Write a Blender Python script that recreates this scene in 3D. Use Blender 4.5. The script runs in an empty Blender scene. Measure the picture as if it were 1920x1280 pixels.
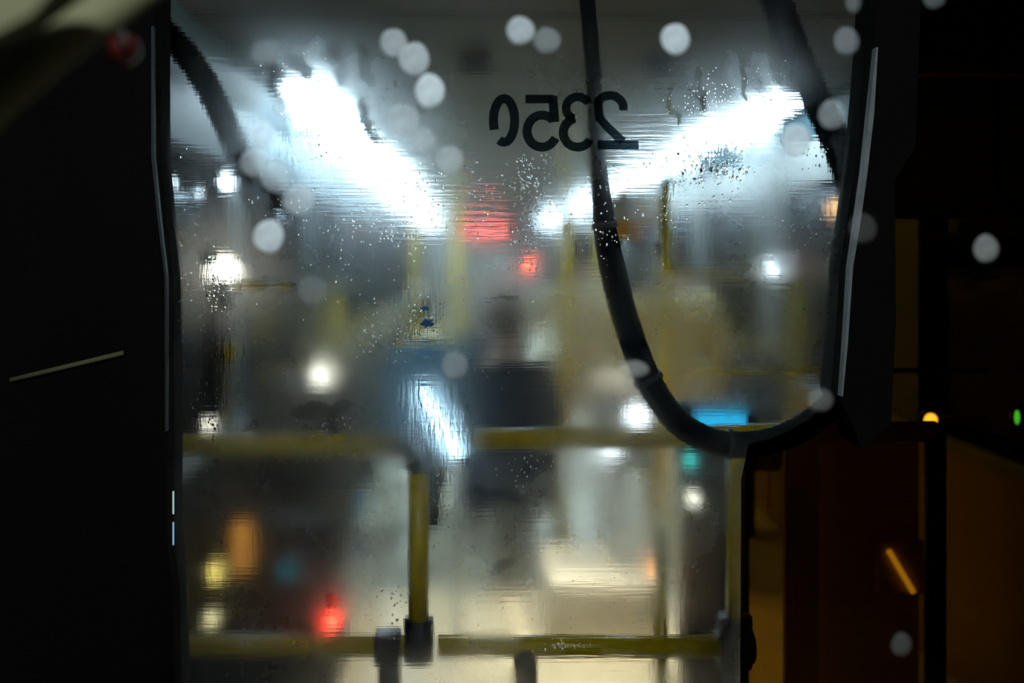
import bpy, bmesh, math, random
from mathutils import Vector, Matrix, noise as mnoise
random.seed(7)
S = bpy.context.scene
C = S.collection

# ------------------------------------------------------------------ camera, world, exposure, added lamp for the drops
F = 1867.0            # focal length in pixels of the 1920 wide frame
EYE = 1.5             # eye height over the saloon floor
VX, VY = 880.0, 480.0 # where the tram's long axis vanishes
cam_d = bpy.data.cameras.new('camera'); cam = bpy.data.objects.new('camera', cam_d); C.objects.link(cam)
cam.location = (0, 0, EYE); cam.rotation_euler = (math.pi / 2, 0, 0)
cam_d.sensor_width = 36; cam_d.lens = 36 * F / 1920
cam_d.shift_x = (960 - VX) / 1920; cam_d.shift_y = (VY - 640) / 1920
cam_d.clip_start = 0.02
cam_d.dof.use_dof = True; cam_d.dof.focus_distance = 1.5
cam_d.dof.aperture_fstop = (cam_d.lens / 1000) / 0.011
S.camera = cam
S.view_settings.view_transform = 'Standard'; S.view_settings.look = 'None'
S.view_settings.gamma = 1; S.view_settings.use_curve_mapping = False
S.view_settings.exposure = 0.15
S.cycles.max_bounces = 14; S.cycles.transmission_bounces = 12; S.cycles.diffuse_bounces = 5
S.cycles.transparent_max_bounces = 16
S.cycles.sample_clamp_indirect = 25.0
S.cycles.use_denoising = True
W = bpy.data.worlds.new('night'); S.world = W; W.use_nodes = True
W.node_tree.nodes['Background'].inputs[0].default_value = (0.01, 0.012, 0.015, 1)
W.node_tree.nodes['Background'].inputs[1].default_value = 0.15
ld = bpy.data.lights.new('cab_lamp', 'AREA'); lo = bpy.data.objects.new('cab_lamp', ld); C.objects.link(lo)  # unseen lamp added behind the camera to light the large drops
ld.energy = 14; ld.size = 0.07; ld.color = (0.86, 0.97, 1.0)
lo.location = (-0.05, -0.5, 2.2)
lo.rotation_euler = (Vector((0.15, 0.8, 1.5)) - lo.location).to_track_quat('-Z', 'Y').to_euler()
STRIP = 25.0          # brightness of the ceiling strips
COOL = (0.66, 0.88, 1.0)

def P(px, py, D): return Vector(((px - VX) * D / F, D, EYE - (py - VY) * D / F))
def px2m(n, D): return n * D / F

# ------------------------------------------------------------------ materials
def nt(name):
    m = bpy.data.materials.new(name); m.use_nodes = True
    t = m.node_tree; t.nodes.clear(); out = t.nodes.new('ShaderNodeOutputMaterial')
    return m, t, out
def mat(name, col, rough=0.5, metal=0.0, var=0.12, scale=8.0, bump=0.0, col2=None):
    m, t, out = nt(name); N = t.nodes; L = t.links
    b = N.new('ShaderNodeBsdfPrincipled'); L.new(b.outputs[0], out.inputs[0])
    tc = N.new('ShaderNodeTexCoord'); nz = N.new('ShaderNodeTexNoise'); nz.inputs['Scale'].default_value = scale
    nz.inputs['Detail'].default_value = 5
    L.new(tc.outputs['Object'], nz.inputs['Vector'])
    mx = N.new('ShaderNodeMix'); mx.data_type = 'RGBA'; L.new(nz.outputs[0], mx.inputs[0])
    c2 = col2 or tuple(c * (1 - 2 * var) for c in col)
    mx.inputs[6].default_value = (*c2, 1); mx.inputs[7].default_value = (*[min(1, c * (1 + var)) for c in col], 1)
    L.new(mx.outputs[2], b.inputs['Base Color'])
    b.inputs['Roughness'].default_value = rough; b.inputs['Specular IOR Level'].default_value = 0.03 if max(col) < 0.023 else 0.5; b.inputs['Metallic'].default_value = metal
    if bump:
        bp = N.new('ShaderNodeBump'); bp.inputs['Strength'].default_value = bump; bp.inputs['Distance'].default_value = 0.01
        L.new(nz.outputs[0], bp.inputs['Height']); L.new(bp.outputs[0], b.inputs['Normal'])
    return m
def emit(name, col, s):
    m, t, out = nt(name); e = t.nodes.new('ShaderNodeEmission')
    e.inputs[0].default_value = (*col, 1); e.inputs[1].default_value = s
    t.links.new(e.outputs[0], out.inputs[0]); return m
def clear_glass(name, tint=(1, 1, 1), refl=0.04):
    m, t, out = nt(name); N = t.nodes
    a = N.new('ShaderNodeBsdfTransparent'); a.inputs[0].default_value = (*tint, 1)
    g = N.new('ShaderNodeBsdfGlossy'); g.inputs['Roughness'].default_value = 0.05
    x = N.new('ShaderNodeMixShader'); x.inputs[0].default_value = refl
    t.links.new(a.outputs[0], x.inputs[1]); t.links.new(g.outputs[0], x.inputs[2]); t.links.new(x.outputs[0], out.inputs[0])
    return m

M = {}
M['black'] = mat('black_paint', (0.006, 0.006, 0.005), 0.75)
M['rubber'] = mat('black_rubber', (0.008, 0.010, 0.013), 0.6)
M['yellow'] = mat('yellow_rail_paint', (0.62, 0.42, 0.0), 0.35, var=0.08)
M['brightyellow'] = mat('bright_yellow_paint', (0.95, 0.70, 0.05), 0.3, var=0.05)
M['clamp'] = mat('charcoal_clamp', (0.03, 0.03, 0.035), 0.45)
M['grey_joint'] = mat('grey_joint', (0.16, 0.17, 0.17), 0.4)
M['chrome'] = mat('brushed_metal', (0.45, 0.5, 0.52), 0.35, 0.6)
M['ceiling'] = mat('ceiling_panel', (0.055, 0.053, 0.05), 0.55, scale=2)
M['wallpale'] = mat('pale_wall', (0.30, 0.31, 0.30), 0.5, scale=2)
M['wallteal'] = mat('teal_grey_wall', (0.055, 0.11, 0.14), 0.4, scale=2)
M['brown'] = mat('amber_brown_laminate', (0.62, 0.38, 0.06), 0.45, scale=3)
M['darkbrown'] = mat('dark_brown_laminate', (0.022, 0.016, 0.010), 0.5)
M['floor'] = mat('cream_vinyl', (0.74, 0.67, 0.48), 0.35, scale=3, var=0.15)
M['teal'] = mat('teal_fabric', (0.02, 0.16, 0.28), 0.85, scale=12)
M['shell'] = mat('seat_shell', (0.07, 0.075, 0.07), 0.5)
M['cream'] = mat('cream_plastic', (0.72, 0.68, 0.55), 0.4)
M['greyplastic'] = mat('grey_plastic', (0.33, 0.36, 0.37), 0.4)
M['orange'] = mat('orange_plastic', (0.85, 0.42, 0.03), 0.4)
M['rust'] = mat('rust_plastic', (0.40, 0.17, 0.04), 0.4)
M['navy'] = mat('navy_wool', (0.006, 0.012, 0.03), 0.95, scale=30)
M['paleyellow'] = mat('pale_yellow_coat', (0.80, 0.64, 0.30), 0.8, scale=20)
M['beige'] = mat('beige_wool', (0.80, 0.66, 0.42), 0.95, scale=30)
M['greycoat'] = mat('grey_wool', (0.34, 0.32, 0.33), 0.95, scale=30)
M['charcoal'] = mat('charcoal_cloth', (0.03, 0.03, 0.03), 0.9)
M['skin'] = mat('skin', (0.55, 0.34, 0.25), 0.5, var=0.05)
M['hairbrown'] = mat('brown_hair', (0.06, 0.035, 0.02), 0.7)
M['hairdark'] = mat('dark_hair', (0.015, 0.012, 0.01), 0.6)
M['knit'] = mat('pale_knit', (0.75, 0.74, 0.72), 0.95)
M['olive'] = mat('pale_olive_fabric', (0.15, 0.145, 0.07), 0.8, scale=5)
M['red'] = mat('red_plastic', (0.04, 0.002, 0.0005), 0.4)
M['blue'] = mat('blue_sticker', (0.01, 0.09, 0.30), 0.6)
M['strip'] = emit('cool_white_diffuser', COOL, STRIP)
M['glass'] = clear_glass('clear_glass')
M['digit'] = clear_glass('dark_vinyl_lettering', (0.20, 0.25, 0.28), 0.0)
M['sideglass'] = clear_glass('night_window_glass', (0.5, 0.55, 0.6), 0.10)
M['tint'] = clear_glass('tinted_brown_glass', (0.34, 0.24, 0.08), 0.01)

# fogged glass: how thick the condensation is comes from the pane's own "fog" values
m, t, out = nt('fogged_glass'); N = t.nodes; L = t.links
at = N.new('ShaderNodeAttribute'); at.attribute_name = 'fog'
sep = N.new('ShaderNodeSeparateColor'); L.new(at.outputs['Color'], sep.inputs[0])
tc = N.new('ShaderNodeTexCoord')
def fmath(op, a, b=None, clamp=False):
    n = N.new('ShaderNodeMath'); n.operation = op; n.use_clamp = clamp
    for i, v in enumerate((a, b)):
        if v is None: continue
        if isinstance(v, (int, float)): n.inputs[i].default_value = v
        else: L.new(v, n.inputs[i])
    return n.outputs[0]
nz = N.new('ShaderNodeTexNoise'); nz.inputs['Scale'].default_value = 160; nz.inputs['Detail'].default_value = 6
L.new(tc.outputs['Object'], nz.inputs['Vector'])
n2 = fmath('SUBTRACT', nz.outputs[0], 0.5)
fog = fmath('ADD', sep.outputs[0], fmath('MULTIPLY', n2, 0.16), True)
ro = fmath('ADD', fmath('MULTIPLY', fog, 0.20), 0.05)
rf = N.new('ShaderNodeBsdfRefraction'); rf.inputs['IOR'].default_value = 1.45
rf.inputs[0].default_value = (0.93, 0.97, 0.98, 1); L.new(ro, rf.inputs['Roughness'])
# water streaks bend the light
mp = N.new('ShaderNodeMapping'); mp.inputs['Scale'].default_value = (12, 1, 260); L.new(tc.outputs['Object'], mp.inputs[0])
wv = N.new('ShaderNodeTexNoise'); wv.inputs['Scale'].default_value = 1.0; wv.inputs['Detail'].default_value = 2; L.new(mp.outputs[0], wv.inputs['Vector'])
mp2 = N.new('ShaderNodeMapping'); mp2.inputs['Scale'].default_value = (190, 1, 30); L.new(tc.outputs['Object'], mp2.inputs[0])
wv2 = N.new('ShaderNodeTexNoise'); wv2.inputs['Scale'].default_value = 1.0; wv2.inputs['Detail'].default_value = 3; L.new(mp2.outputs[0], wv2.inputs['Vector'])
hgt = fmath('ADD', fmath('MULTIPLY', wv.outputs[0], sep.outputs[1]), fmath('MULTIPLY', wv2.outputs[0], sep.outputs[2]))
bp = N.new('ShaderNodeBump'); bp.inputs['Strength'].default_value = 0.5; bp.inputs['Distance'].default_value = 0.0009
L.new(hgt, bp.inputs['Height']); L.new(bp.outputs[0], rf.inputs['Normal'])
tr = N.new('ShaderNodeBsdfTranslucent'); tr.inputs[0].default_value = (0.86, 0.92, 0.95, 1)
mx = N.new('ShaderNodeMixShader'); L.new(fmath('MULTIPLY', fog, 0.07), mx.inputs[0])
halo = N.new('ShaderNodeBsdfRefraction'); halo.inputs['IOR'].default_value = 1.45; halo.inputs['Roughness'].default_value = 0.42
halo.inputs[0].default_value = (0.93, 0.97, 0.98, 1); L.new(bp.outputs[0], halo.inputs['Normal'])
mh = N.new('ShaderNodeMixShader'); L.new(fmath('MULTIPLY', fog, 0.34), mh.inputs[0]); L.new(rf.outputs[0], mh.inputs[1]); L.new(halo.outputs[0], mh.inputs[2])
L.new(mh.outputs[0], mx.inputs[1]); L.new(tr.outputs[0], mx.inputs[2]); L.new(mx.outputs[0], out.inputs[0])
M['fogged'] = m
m, t, out = nt('smooth_glass_face'); rf = t.nodes.new('ShaderNodeBsdfRefraction'); rf.inputs['IOR'].default_value = 1.45
rf.inputs['Roughness'].default_value = 0.0; t.links.new(rf.outputs[0], out.inputs[0]); M['smoothface'] = m
m, t, out = nt('water'); g = t.nodes.new('ShaderNodeBsdfRefraction'); g.inputs['IOR'].default_value = 1.33
g.inputs['Roughness'].default_value = 0.02; gl = t.nodes.new('ShaderNodeBsdfGlossy'); gl.inputs['Roughness'].default_value = 0.16
x = t.nodes.new('ShaderNodeMixShader'); x.inputs[0].default_value = 0.14
t.links.new(g.outputs[0], x.inputs[1]); t.links.new(gl.outputs[0], x.inputs[2]); t.links.new(x.outputs[0], out.inputs[0]); M['water'] = m
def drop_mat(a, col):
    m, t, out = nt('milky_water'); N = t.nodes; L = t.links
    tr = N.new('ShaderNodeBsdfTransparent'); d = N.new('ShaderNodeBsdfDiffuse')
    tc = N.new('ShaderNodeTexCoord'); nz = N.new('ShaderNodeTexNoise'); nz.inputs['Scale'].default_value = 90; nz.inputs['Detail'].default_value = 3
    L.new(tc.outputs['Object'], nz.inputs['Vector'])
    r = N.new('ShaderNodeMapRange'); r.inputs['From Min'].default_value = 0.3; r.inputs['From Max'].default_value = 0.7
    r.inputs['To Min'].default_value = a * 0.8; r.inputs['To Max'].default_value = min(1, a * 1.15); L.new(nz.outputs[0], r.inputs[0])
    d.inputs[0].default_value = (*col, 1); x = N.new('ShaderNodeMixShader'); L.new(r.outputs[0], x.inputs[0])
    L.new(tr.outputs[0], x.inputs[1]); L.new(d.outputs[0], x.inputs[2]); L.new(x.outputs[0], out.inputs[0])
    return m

# ------------------------------------------------------------------ mesh helpers
def obj(name, bm, m, parent=None, smooth=False, kind=None):
    me = bpy.data.meshes.new(name); bm.normal_update(); bm.to_mesh(me); bm.free()
    me.materials.append(m if not isinstance(m, str) else M[m])
    if smooth:
        for p in me.polygons: p.use_smooth = True
    o = bpy.data.objects.new(name, me); C.objects.link(o)
    if parent is not None: o.parent = parent
    if kind: o['kind'] = kind
    return o
def tag(o, label, cat, group=None):
    o['label'] = label; o['category'] = cat
    if group: o['group'] = group
    return o
def thing(name, label, cat, loc=(0, 0, 0), rz=0, group=None):
    o = bpy.data.objects.new(name, None); C.objects.link(o); o.location = loc; o.rotation_euler.z = rz
    o.empty_display_size = 0.05
    return tag(o, label, cat, group)
def box(bm, a, b, bev=0.0):
    a, b = Vector(a), Vector(b)
    r = bmesh.ops.create_cube(bm, size=1.0); vs = r['verts']
    bmesh.ops.scale(bm, vec=(b - a), verts=vs); bmesh.ops.translate(bm, vec=(a + b) / 2, verts=vs)
    if bev:
        es = list({e for v in vs for e in v.link_edges})
        bmesh.ops.bevel(bm, geom=es, offset=bev, segments=2, affect='EDGES', profile=0.5)
def bxb(a, b, bev=0.0):
    bm = bmesh.new(); box(bm, a, b, bev); return bm
def tube(bm, pts, rad, seg=14, cap=True):
    pts = [Vector(p) for p in pts]; n = len(pts); rings = []; prev = None
    for i, p in enumerate(pts):
        d = (pts[min(i + 1, n - 1)] - pts[max(i - 1, 0)]).normalized()
        if prev is None: u = d.orthogonal().normalized()
        else:
            u = prev - d * prev.dot(d); u.normalize()
        prev = u; v = d.cross(u); r = rad[i] if isinstance(rad, (list, tuple)) else rad
        rings.append([bm.verts.new(p + (u * math.cos(a) + v * math.sin(a)) * r) for a in [2 * math.pi * k / seg for k in range(seg)]])
    for i in range(n - 1):
        for k in range(seg):
            bm.faces.new((rings[i][k], rings[i][(k + 1) % seg], rings[i + 1][(k + 1) % seg], rings[i + 1][k]))
    if cap:
        bm.faces.new(list(reversed(rings[0]))); bm.faces.new(rings[-1])
def tb(pts, rad, seg=14):
    bm = bmesh.new(); tube(bm, pts, rad, seg); return bm
def spline(ctrl, n=12):
    c = [Vector(p) for p in ctrl]; c = [2 * c[0] - c[1]] + c + [2 * c[-1] - c[-2]]; o = []
    for i in range(1, len(c) - 2):
        for k in range(n):
            u = k / n; p0, p1, p2, p3 = c[i - 1:i + 3]
            o.append(0.5 * ((2 * p1) + (p2 - p0) * u + (2 * p0 - 5 * p1 + 4 * p2 - p3) * u * u + (3 * p1 - p0 - 3 * p2 + p3) * u ** 3))
    o.append(c[-2]); return o
def prism(pts, y0, y1):
    """outline in the x z plane given thickness along y"""
    bm = bmesh.new()
    a = [bm.verts.new((x, y0, z)) for x, z in pts]; b = [bm.verts.new((x, y1, z)) for x, z in pts]
    bm.faces.new(a); bm.faces.new(list(reversed(b))); n = len(pts)
    for i in range(n): bm.faces.new((a[i], b[i], b[(i + 1) % n], a[(i + 1) % n]))
    bmesh.ops.recalc_face_normals(bm, faces=bm.faces); return bm
def ell(bm, c, r, seg=16, rings=10, rot=None):
    s = bmesh.ops.create_uvsphere(bm, u_segments=seg, v_segments=rings, radius=1.0)
    mm = Matrix.Translation(c) @ (rot.to_4x4() if rot else Matrix.Identity(4)) @ Matrix.Diagonal((*r, 1))
    bmesh.ops.transform(bm, matrix=mm, verts=s['verts'])

# ------------------------------------------------------------------ the setting: saloon shell
XL, XR, ZC, YE = -0.92, 1.72, 2.25, 22.0
Y0 = 1.56
obj('floor', bxb((XL - .1, -1.3, -0.08), (XR + .1, YE, 0)), 'floor', kind='structure')
bm = bmesh.new(); box(bm, (XL - .1, -1.3, ZC), (XR + .1, YE, ZC + .06))
for i in range(22): box(bm, (XL, 2.2 + i * .9, ZC - .006), (XR, 2.215 + i * .9, ZC))
obj('ceiling', bm, 'ceiling', kind='structure')
obj('wall_back', bxb((XL - .1, YE, 0), (XR + .1, YE + .08, ZC)), 'wallpale', kind='structure')
for nm, xa, xb in (('wall_cab_left', XL - .1, XL), ('wall_cab_right', XR, XR + .1)): obj(nm, bxb((xa, -1.3, 0), (xb, 1.55, ZC)), 'black', kind='structure')
obj('wall_cab_rear', bxb((XL - .1, -1.38, 0), (XR + .1, -1.3, ZC)), 'black', kind='structure')
SILL, HEAD = 0.86, 1.86
bays = [(2.35 + i * 1.75, 2.35 + i * 1.75 + 1.45) for i in range(11)]
def side_wall(name, x, s, lowm, upm):
    bm = bmesh.new(); x2 = x - s * .07
    xa, xb = min(x, x2), max(x, x2)
    box(bm, (xa, Y0, HEAD), (xb, YE, ZC))
    prev = Y0
    for a, b in bays:
        box(bm, (xa, prev, SILL), (xb, a, HEAD)); prev = b
    box(bm, (xa, prev, SILL), (xb, YE, HEAD))
    o = obj(name, bm, upm, kind='structure')
    bm = bmesh.new(); box(bm, (xa, Y0, 0), (xb, YE, SILL))
    for a, b in bays: box(bm, (min(x, x + s * .012), a - .15, .05), (max(x, x + s * .012), a - .1, SILL))
    obj('lower_panel', bm, lowm, o)
    bm = bmesh.new(); box(bm, (min(x, x + s * .05), Y0, SILL - .04), (max(x, x + s * .05), YE, SILL), .006)
    obj('sill', bm, 'greyplastic', o)
    return o
side_wall('wall_left', XL, 1, 'darkbrown', 'wallteal')
side_wall('wall_right', XR, -1, 'brown', 'wallpale')
wn = 3
for s, x in ((1, XL), (-1, XR)):
    for a, b in bays:
        r = obj('window_%d' % wn, bxb((x - s * .045 - .003, a, SILL), (x - s * .045 + .003, b, HEAD)), 'sideglass', kind='structure'); wn += 1
        bm = bmesh.new(); q = .03
        xa, xb = min(x - s * .03, x + s * .008), max(x - s * .03, x + s * .008)
        box(bm, (xa, a, SILL), (xb, a + q, HEAD)); box(bm, (xa, b - q, SILL), (xb, b, HEAD))
        box(bm, (xa, a, HEAD - q), (xb, b, HEAD)); box(bm, (xa, a, SILL), (xb, b, SILL + q)); box(bm, (xa, a, HEAD - .3), (xb, b, HEAD - .275))
        obj('window_frame', bm, 'rubber', r)
# slanted cove panels between wall and ceiling
for nm, x, s in (('trim_1', XL, 1), ('trim_2', XR, -1)):
    bm = bmesh.new(); pts = [(x, 2.08), (x, ZC), (x + s * .06, ZC)]
    a = [bm.verts.new((p[0], Y0 + .05, p[1])) for p in pts]; b = [bm.verts.new((p[0], YE, p[1])) for p in pts]
    bm.faces.new(a); bm.faces.new(b[::-1])
    for i in range(3): bm.faces.new((a[i], b[i], b[(i + 1) % 3], a[(i + 1) % 3]))
    bmesh.ops.recalc_face_normals(bm, faces=bm.faces); obj(nm, bm, 'wallteal', kind='structure')

# ------------------------------------------------------------------ cab partition: dark wall, wet pane, tinted pane
DP = 1.5
def outl(pp, D=DP): return [((x - VX) * D / F, EYE - (y - VY) * D / F) for x, y in pp]
LEFT = [(303, -60), (301, 60), (302, 300), (314, 420), (326, 520), (326, 800), (324, 1000), (336, 1100), (340, 1340)]
RIGHT = [(1632, -60), (1622, 100), (1612, 220), (1600, 330), (1586, 430), (1575, 500), (1566, 640), (1558, 735), (1518, 785), (1455, 818), (1402, 832), (1388, 900), (1386, 1340)]
wall = obj('wall_front', prism(outl([(-260, -60), *LEFT, (-260, 1340)]), 1.47, 1.55), 'black', kind='structure')
obj('window_post', prism(outl(RIGHT[:8] + [(1585, 790), (1600, 832), (1655, 790), (1664, 600), (1662, 340), (1700, 280), (1712, -60)]), 1.47, 1.55), 'black', wall)
obj('header', bxb((P(-260, 0, DP).x, 1.47, P(0, -60, DP).z), (P(2200, 0, DP).x, 1.55, P(0, -260, DP).z)), 'black', wall)
obj('lower_apron', bxb((P(-260, 0, DP).x, 1.47, 0), (P(2200, 0, DP).x, 1.55, P(0, 1340, DP).z)), 'black', wall)
obj('side_jamb', bxb((P(1960, 0, DP).x, 1.47, P(0, 1340, DP).z), (P(2200, 0, DP).x, 1.55, P(0, -60, DP).z)), 'black', wall)
tp = RIGHT[9:]
obj('window_2', prism(outl([(1714, -60), (1702, 280), (1664, 342), (1666, 600), (1657, 792), (1602, 834), (1580, 780), (1560, 738), (1520, 788), (1457, 821), (1404, 835), (1390, 900), (1388, 1340), (1960, 1340), (1960, -60)]), 1.498, 1.502), 'tint', kind='structure')

def fbm(x, y, s, o=0.0): return mnoise.fractal(Vector((x / s, y / s, o)), 1.0, 2.0, 4)
# strokes and patches: x0,y0,x1,y1,half width, change of fog
ST = [  # wiped clear
 (505, 125, 520, 215, 20, -.6), (560, 110, 575, 150, 14, -.5), (625, 95, 640, 150, 12, -.35), (675, 95, 690, 150, 10, -.4),
 (525, 250, 548, 330, 13, -.7), (450, 300, 470, 330, 14, -.5), (505, 345, 520, 385, 18, -.5), (680, 205, 700, 250, 12, -.6),
 (560, 250, 620, 245, 12, -.25), (735, 215, 790, 210, 8, -.2),
 (395, 480, 420, 560, 14, -.35), (400, 560, 395, 760, 18, -.3), (345, 560, 350, 800, 26, -.2), (560, 770, 640, 770, 9, -.5),
 (620, 790, 632, 815, 9, -.6), (790, 575, 805, 635, 18, -.7), (745, 640, 800, 620, 12, -.4), (640, 570, 690, 640, 18, -.2),
 (900, 560, 975, 555, 8, -.2), (1255, 165, 1268, 230, 4, -.55), (1310, 130, 1316, 205, 5, -.5), (1385, 110, 1400, 190, 5, -.55), (1300, 175, 1325, 205, 4, -.5),
 (1320, 290, 1330, 335, 14, -.5), (1350, 285, 1362, 345, 16, -.6), (1375, 310, 1388, 350, 12, -.6), (1490, 230, 1560, 330, 26, -.45), (1440, 60, 1540, 260, 40, -.25),
 (1250, 345, 1246, 500, 12, -.6), (1160, 385, 1166, 440, 30, -.5), (1068, 430, 1070, 500, 12, -.35), (870, 425, 950, 430, 14, -.35),
 (980, 490, 1000, 500, 14, -.5), (1290, 695, 1540, 697, 7, -.45), (1320, 790, 1400, 800, 18, -.4), (450, 537, 540, 535, 9, -.6), (432, 650, 432, 668, 12, -.6),
 (790, 728, 860, 852, 15, -.6), (415, 500, 425, 510, 16, -.3), (603, 702, 604, 703, 12, -.3), (1450, 505, 1452, 506, 12, -.3),
 (900, 925, 960, 930, 14, -.45), (990, 885, 1030, 870, 12, -.4), (960, 1130, 980, 1190, 10, -.5), (830, 900, 820, 980, 14, -.45),
 (1000, 1206, 1340, 1210, 24, -.6), (780, 890, 785, 1160, 30, -.45), (640, 1195, 830, 1210, 26, -.35), (715, 1080, 760, 1160, 25, -.35), (622, 1162, 626, 1130, 16, -.35),
 (1050, 1090, 1240, 1180, 30, -.3), (965, 1240, 1010, 1275, 26, -.4), (880, 1050, 960, 1060, 8, -.35),
 (1365, 1180, 1372, 940, 16, -.35), (1300, 790, 1400, 790, 22, .2),
 # thicker fog
 (480, 60, 560, 260, 40, .12), (585, 95, 640, 200, 22, .25), (650, 180, 780, 330, 80, .20), (700, 300, 830, 420, 50, .1), (1180, 250, 1360, 220, 60, .25),
 (1410, 200, 1440, 280, 26, .3), (1300, 120, 1340, 200, 16, .2), (1425, 110, 1470, 200, 10, .3), (1370, 100, 1390, 170, 9, .25), (540, 560, 760, 760, 70, .25),
 (960, 700, 980, 800, 50, -.2), (1150, 470, 1190, 640, 24, -.35), (1190, 640, 1290, 800, 24, -.4), (1290, 810, 1540, 800, 24, -.4), (1200, 690, 1180, 700, 20, .3), (830, 720, 860, 830, 40, .3), (1100, 880, 1200, 1000, 60, .3),
 (420, 900, 640, 1120, 60, .2), (370, 835, 760, 835, 22, .2), (1400, 380, 1500, 480, 45, .25)]
def segd(px, py, s):
    x0, y0, x1, y1 = s[:4]; dx, dy = x1 - x0, y1 - y0; L2 = dx * dx + dy * dy + 1e-6
    u = max(0, min(1, ((px - x0) * dx + (py - y0) * dy) / L2))
    return math.hypot(px - x0 - u * dx, py - y0 - u * dy)
def fogval(px, py):
    wx, wy = px + 14 * fbm(px, py, 40, 3.1), py + 14 * fbm(px, py, 40, 9.4)
    v = 0.60 + 0.20 * fbm(px, py, 170, 1.0) + 0.05 * fbm(px * 1.6, py, 30, 5.0)
    if py < 130: v -= 0.32 * (130 - py) / 130
    if px > 1470 and py < 380: v -= 0.35 * min(1, (px - 1470) / 60) * min(1, (380 - py) / 60)
    if px < 480 and py < 420: v -= 0.30 * min(1, (480 - px) / 80) * min(1, (420 - py) / 60)
    if px < 420: v -= 0.15 * (420 - px) / 120
    for s in ST:
        w = s[4]
        if abs(wx - (s[0] + s[2]) / 2) > abs(s[2] - s[0]) / 2 + 2.6 * w or abs(wy - (s[1] + s[3]) / 2) > abs(s[3] - s[1]) / 2 + 2.6 * w: continue
        d = segd(wx, wy, s) / w
        if d < 2.6: v += s[5] * math.exp(-d * d * 0.9)
    return max(0.0, min(1.0, v))
def g2(px, py, cx, cy, sx, sy): return math.exp(-((px - cx) / sx) ** 2 - ((py - cy) / sy) ** 2)
def interp(lst, y, side):
    for (xa, ya), (xb, yb) in zip(lst, lst[1:]):
        if ya <= y <= yb: return xa + (xb - xa) * (y - ya) / (yb - ya + 1e-9)
    return lst[-1][0]
def wet_pane():
    NX, NY = 420, 340
    ys = [-60 + 1400 * j / NY for j in range(NY + 1)]
    yb, yf = DP + .003, DP - .003
    verts, fogv = [], []
    bounds = [(interp(LEFT, y, 0) - 2, interp(RIGHT, y, 1) + 2) for y in ys]
    for j, y in enumerate(ys):
        a, b = bounds[j]
        for i in range(NX + 1):
            x = a + (b - a) * i / NX; p = P(x, y, DP)
            verts.append((p.x, yb, p.z))
            h = 0.9 * g2(x, y, 900, 360, 70, 60) + .5 * g2(x, y, 700, 350, 120, 60) + .8 * g2(x, y, 1190, 250, 60, 60) + .25
            v = 0.9 * g2(x, y, 1350, 310, 80, 50) + .6 * g2(x, y, 560, 280, 80, 60) + .6 * g2(x, y, 800, 780, 80, 90) + .7 * g2(x, y, 790, 600, 60, 60) + .5 * g2(x, y, 400, 620, 50, 160) + .15
            fogv.append((fogval(x, y), min(1, h), min(1, v), 1))
    nb = len(verts)
    fr = []
    for j, y in enumerate(ys):
        for k in (0, 1):
            p = P(bounds[j][k], y, DP); verts.append((p.x, yf, p.z)); fogv.append((0.5, 0, 0, 1))
    faces, mi = [], []
    w = NX + 1
    for j in range(NY):
        for i in range(NX):
            q = j * w + i; faces.append((q, q + w, q + w + 1, q + 1)); mi.append(0)
        f = nb + 2 * j
        faces.append((f, f + 1, f + 3, f + 2)); mi.append(1)
        faces.append((f, f + 2, (j + 1) * w, j * w)); mi.append(1)
        faces.append((f + 1, j * w + NX, (j + 1) * w + NX, f + 3)); mi.append(1)
    faces.append((nb, *[i for i in range(NX + 1)], nb + 1)); mi.append(1)
    faces.append((nb + 2 * NY + 1, *[NY * w + i for i in range(NX, -1, -1)], nb + 2 * NY)); mi.append(1)
    me = bpy.data.meshes.new('window_1'); me.from_pydata(verts, [], faces)
    me.materials.append(M['fogged']); me.materials.append(M['smoothface'])
    me.polygons.foreach_set('material_index', mi)
    ca = me.color_attributes.new('fog', 'FLOAT_COLOR', 'POINT'); flat = [c for v in fogv for c in v]
    ca.data.foreach_set('color', flat)
    bm = bmesh.new(); bm.from_mesh(me); bmesh.ops.recalc_face_normals(bm, faces=bm.faces); bm.to_mesh(me); bm.free()
    o = bpy.data.objects.new('window_1', me); C.objects.link(o); o['kind'] = 'structure'; return o
pane = wet_pane()
# thin trim along both pane edges; right one's pale colour is the glass edge's highlight
def ribbon(pts, w, y0, y1):
    bm = bmesh.new(); lo_, hi_ = [], []
    for k, (x, y) in enumerate(pts):
        ww = w[k] / 2; lo_.append((x - ww, y)); hi_.append((x + ww, y))
    q = outl(lo_ + hi_[::-1]); n = len(pts)
    a = [bm.verts.new((x, y0, z)) for x, z in q]; b = [bm.verts.new((x, y1, z)) for x, z in q]
    for i in range(n - 1):
        bm.faces.new((a[i], a[i + 1], a[2 * n - 2 - i], a[2 * n - 1 - i])); bm.faces.new((b[i], b[2 * n - 1 - i], b[2 * n - 2 - i], b[i + 1]))
    for i in range(2 * n): bm.faces.new((a[i], b[i], b[(i + 1) % (2 * n)], a[(i + 1) % (2 * n)]))
    bmesh.ops.recalc_face_normals(bm, faces=bm.faces); return bm
obj('window_gasket', ribbon(RIGHT[1:8], [3, 9, 8, 8, 6, 5, 3], 1.455, 1.47), mat('worn_gasket', (0.25, 0.28, 0.29), .5, scale=30, var=.3), pane)
obj('window_gasket', ribbon(LEFT[1:6], [3, 5, 5, 4, 3], 1.46, 1.47), mat('dark_gasket', (0.02, 0.03, 0.035), .5, scale=30, var=.3), pane)

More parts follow.
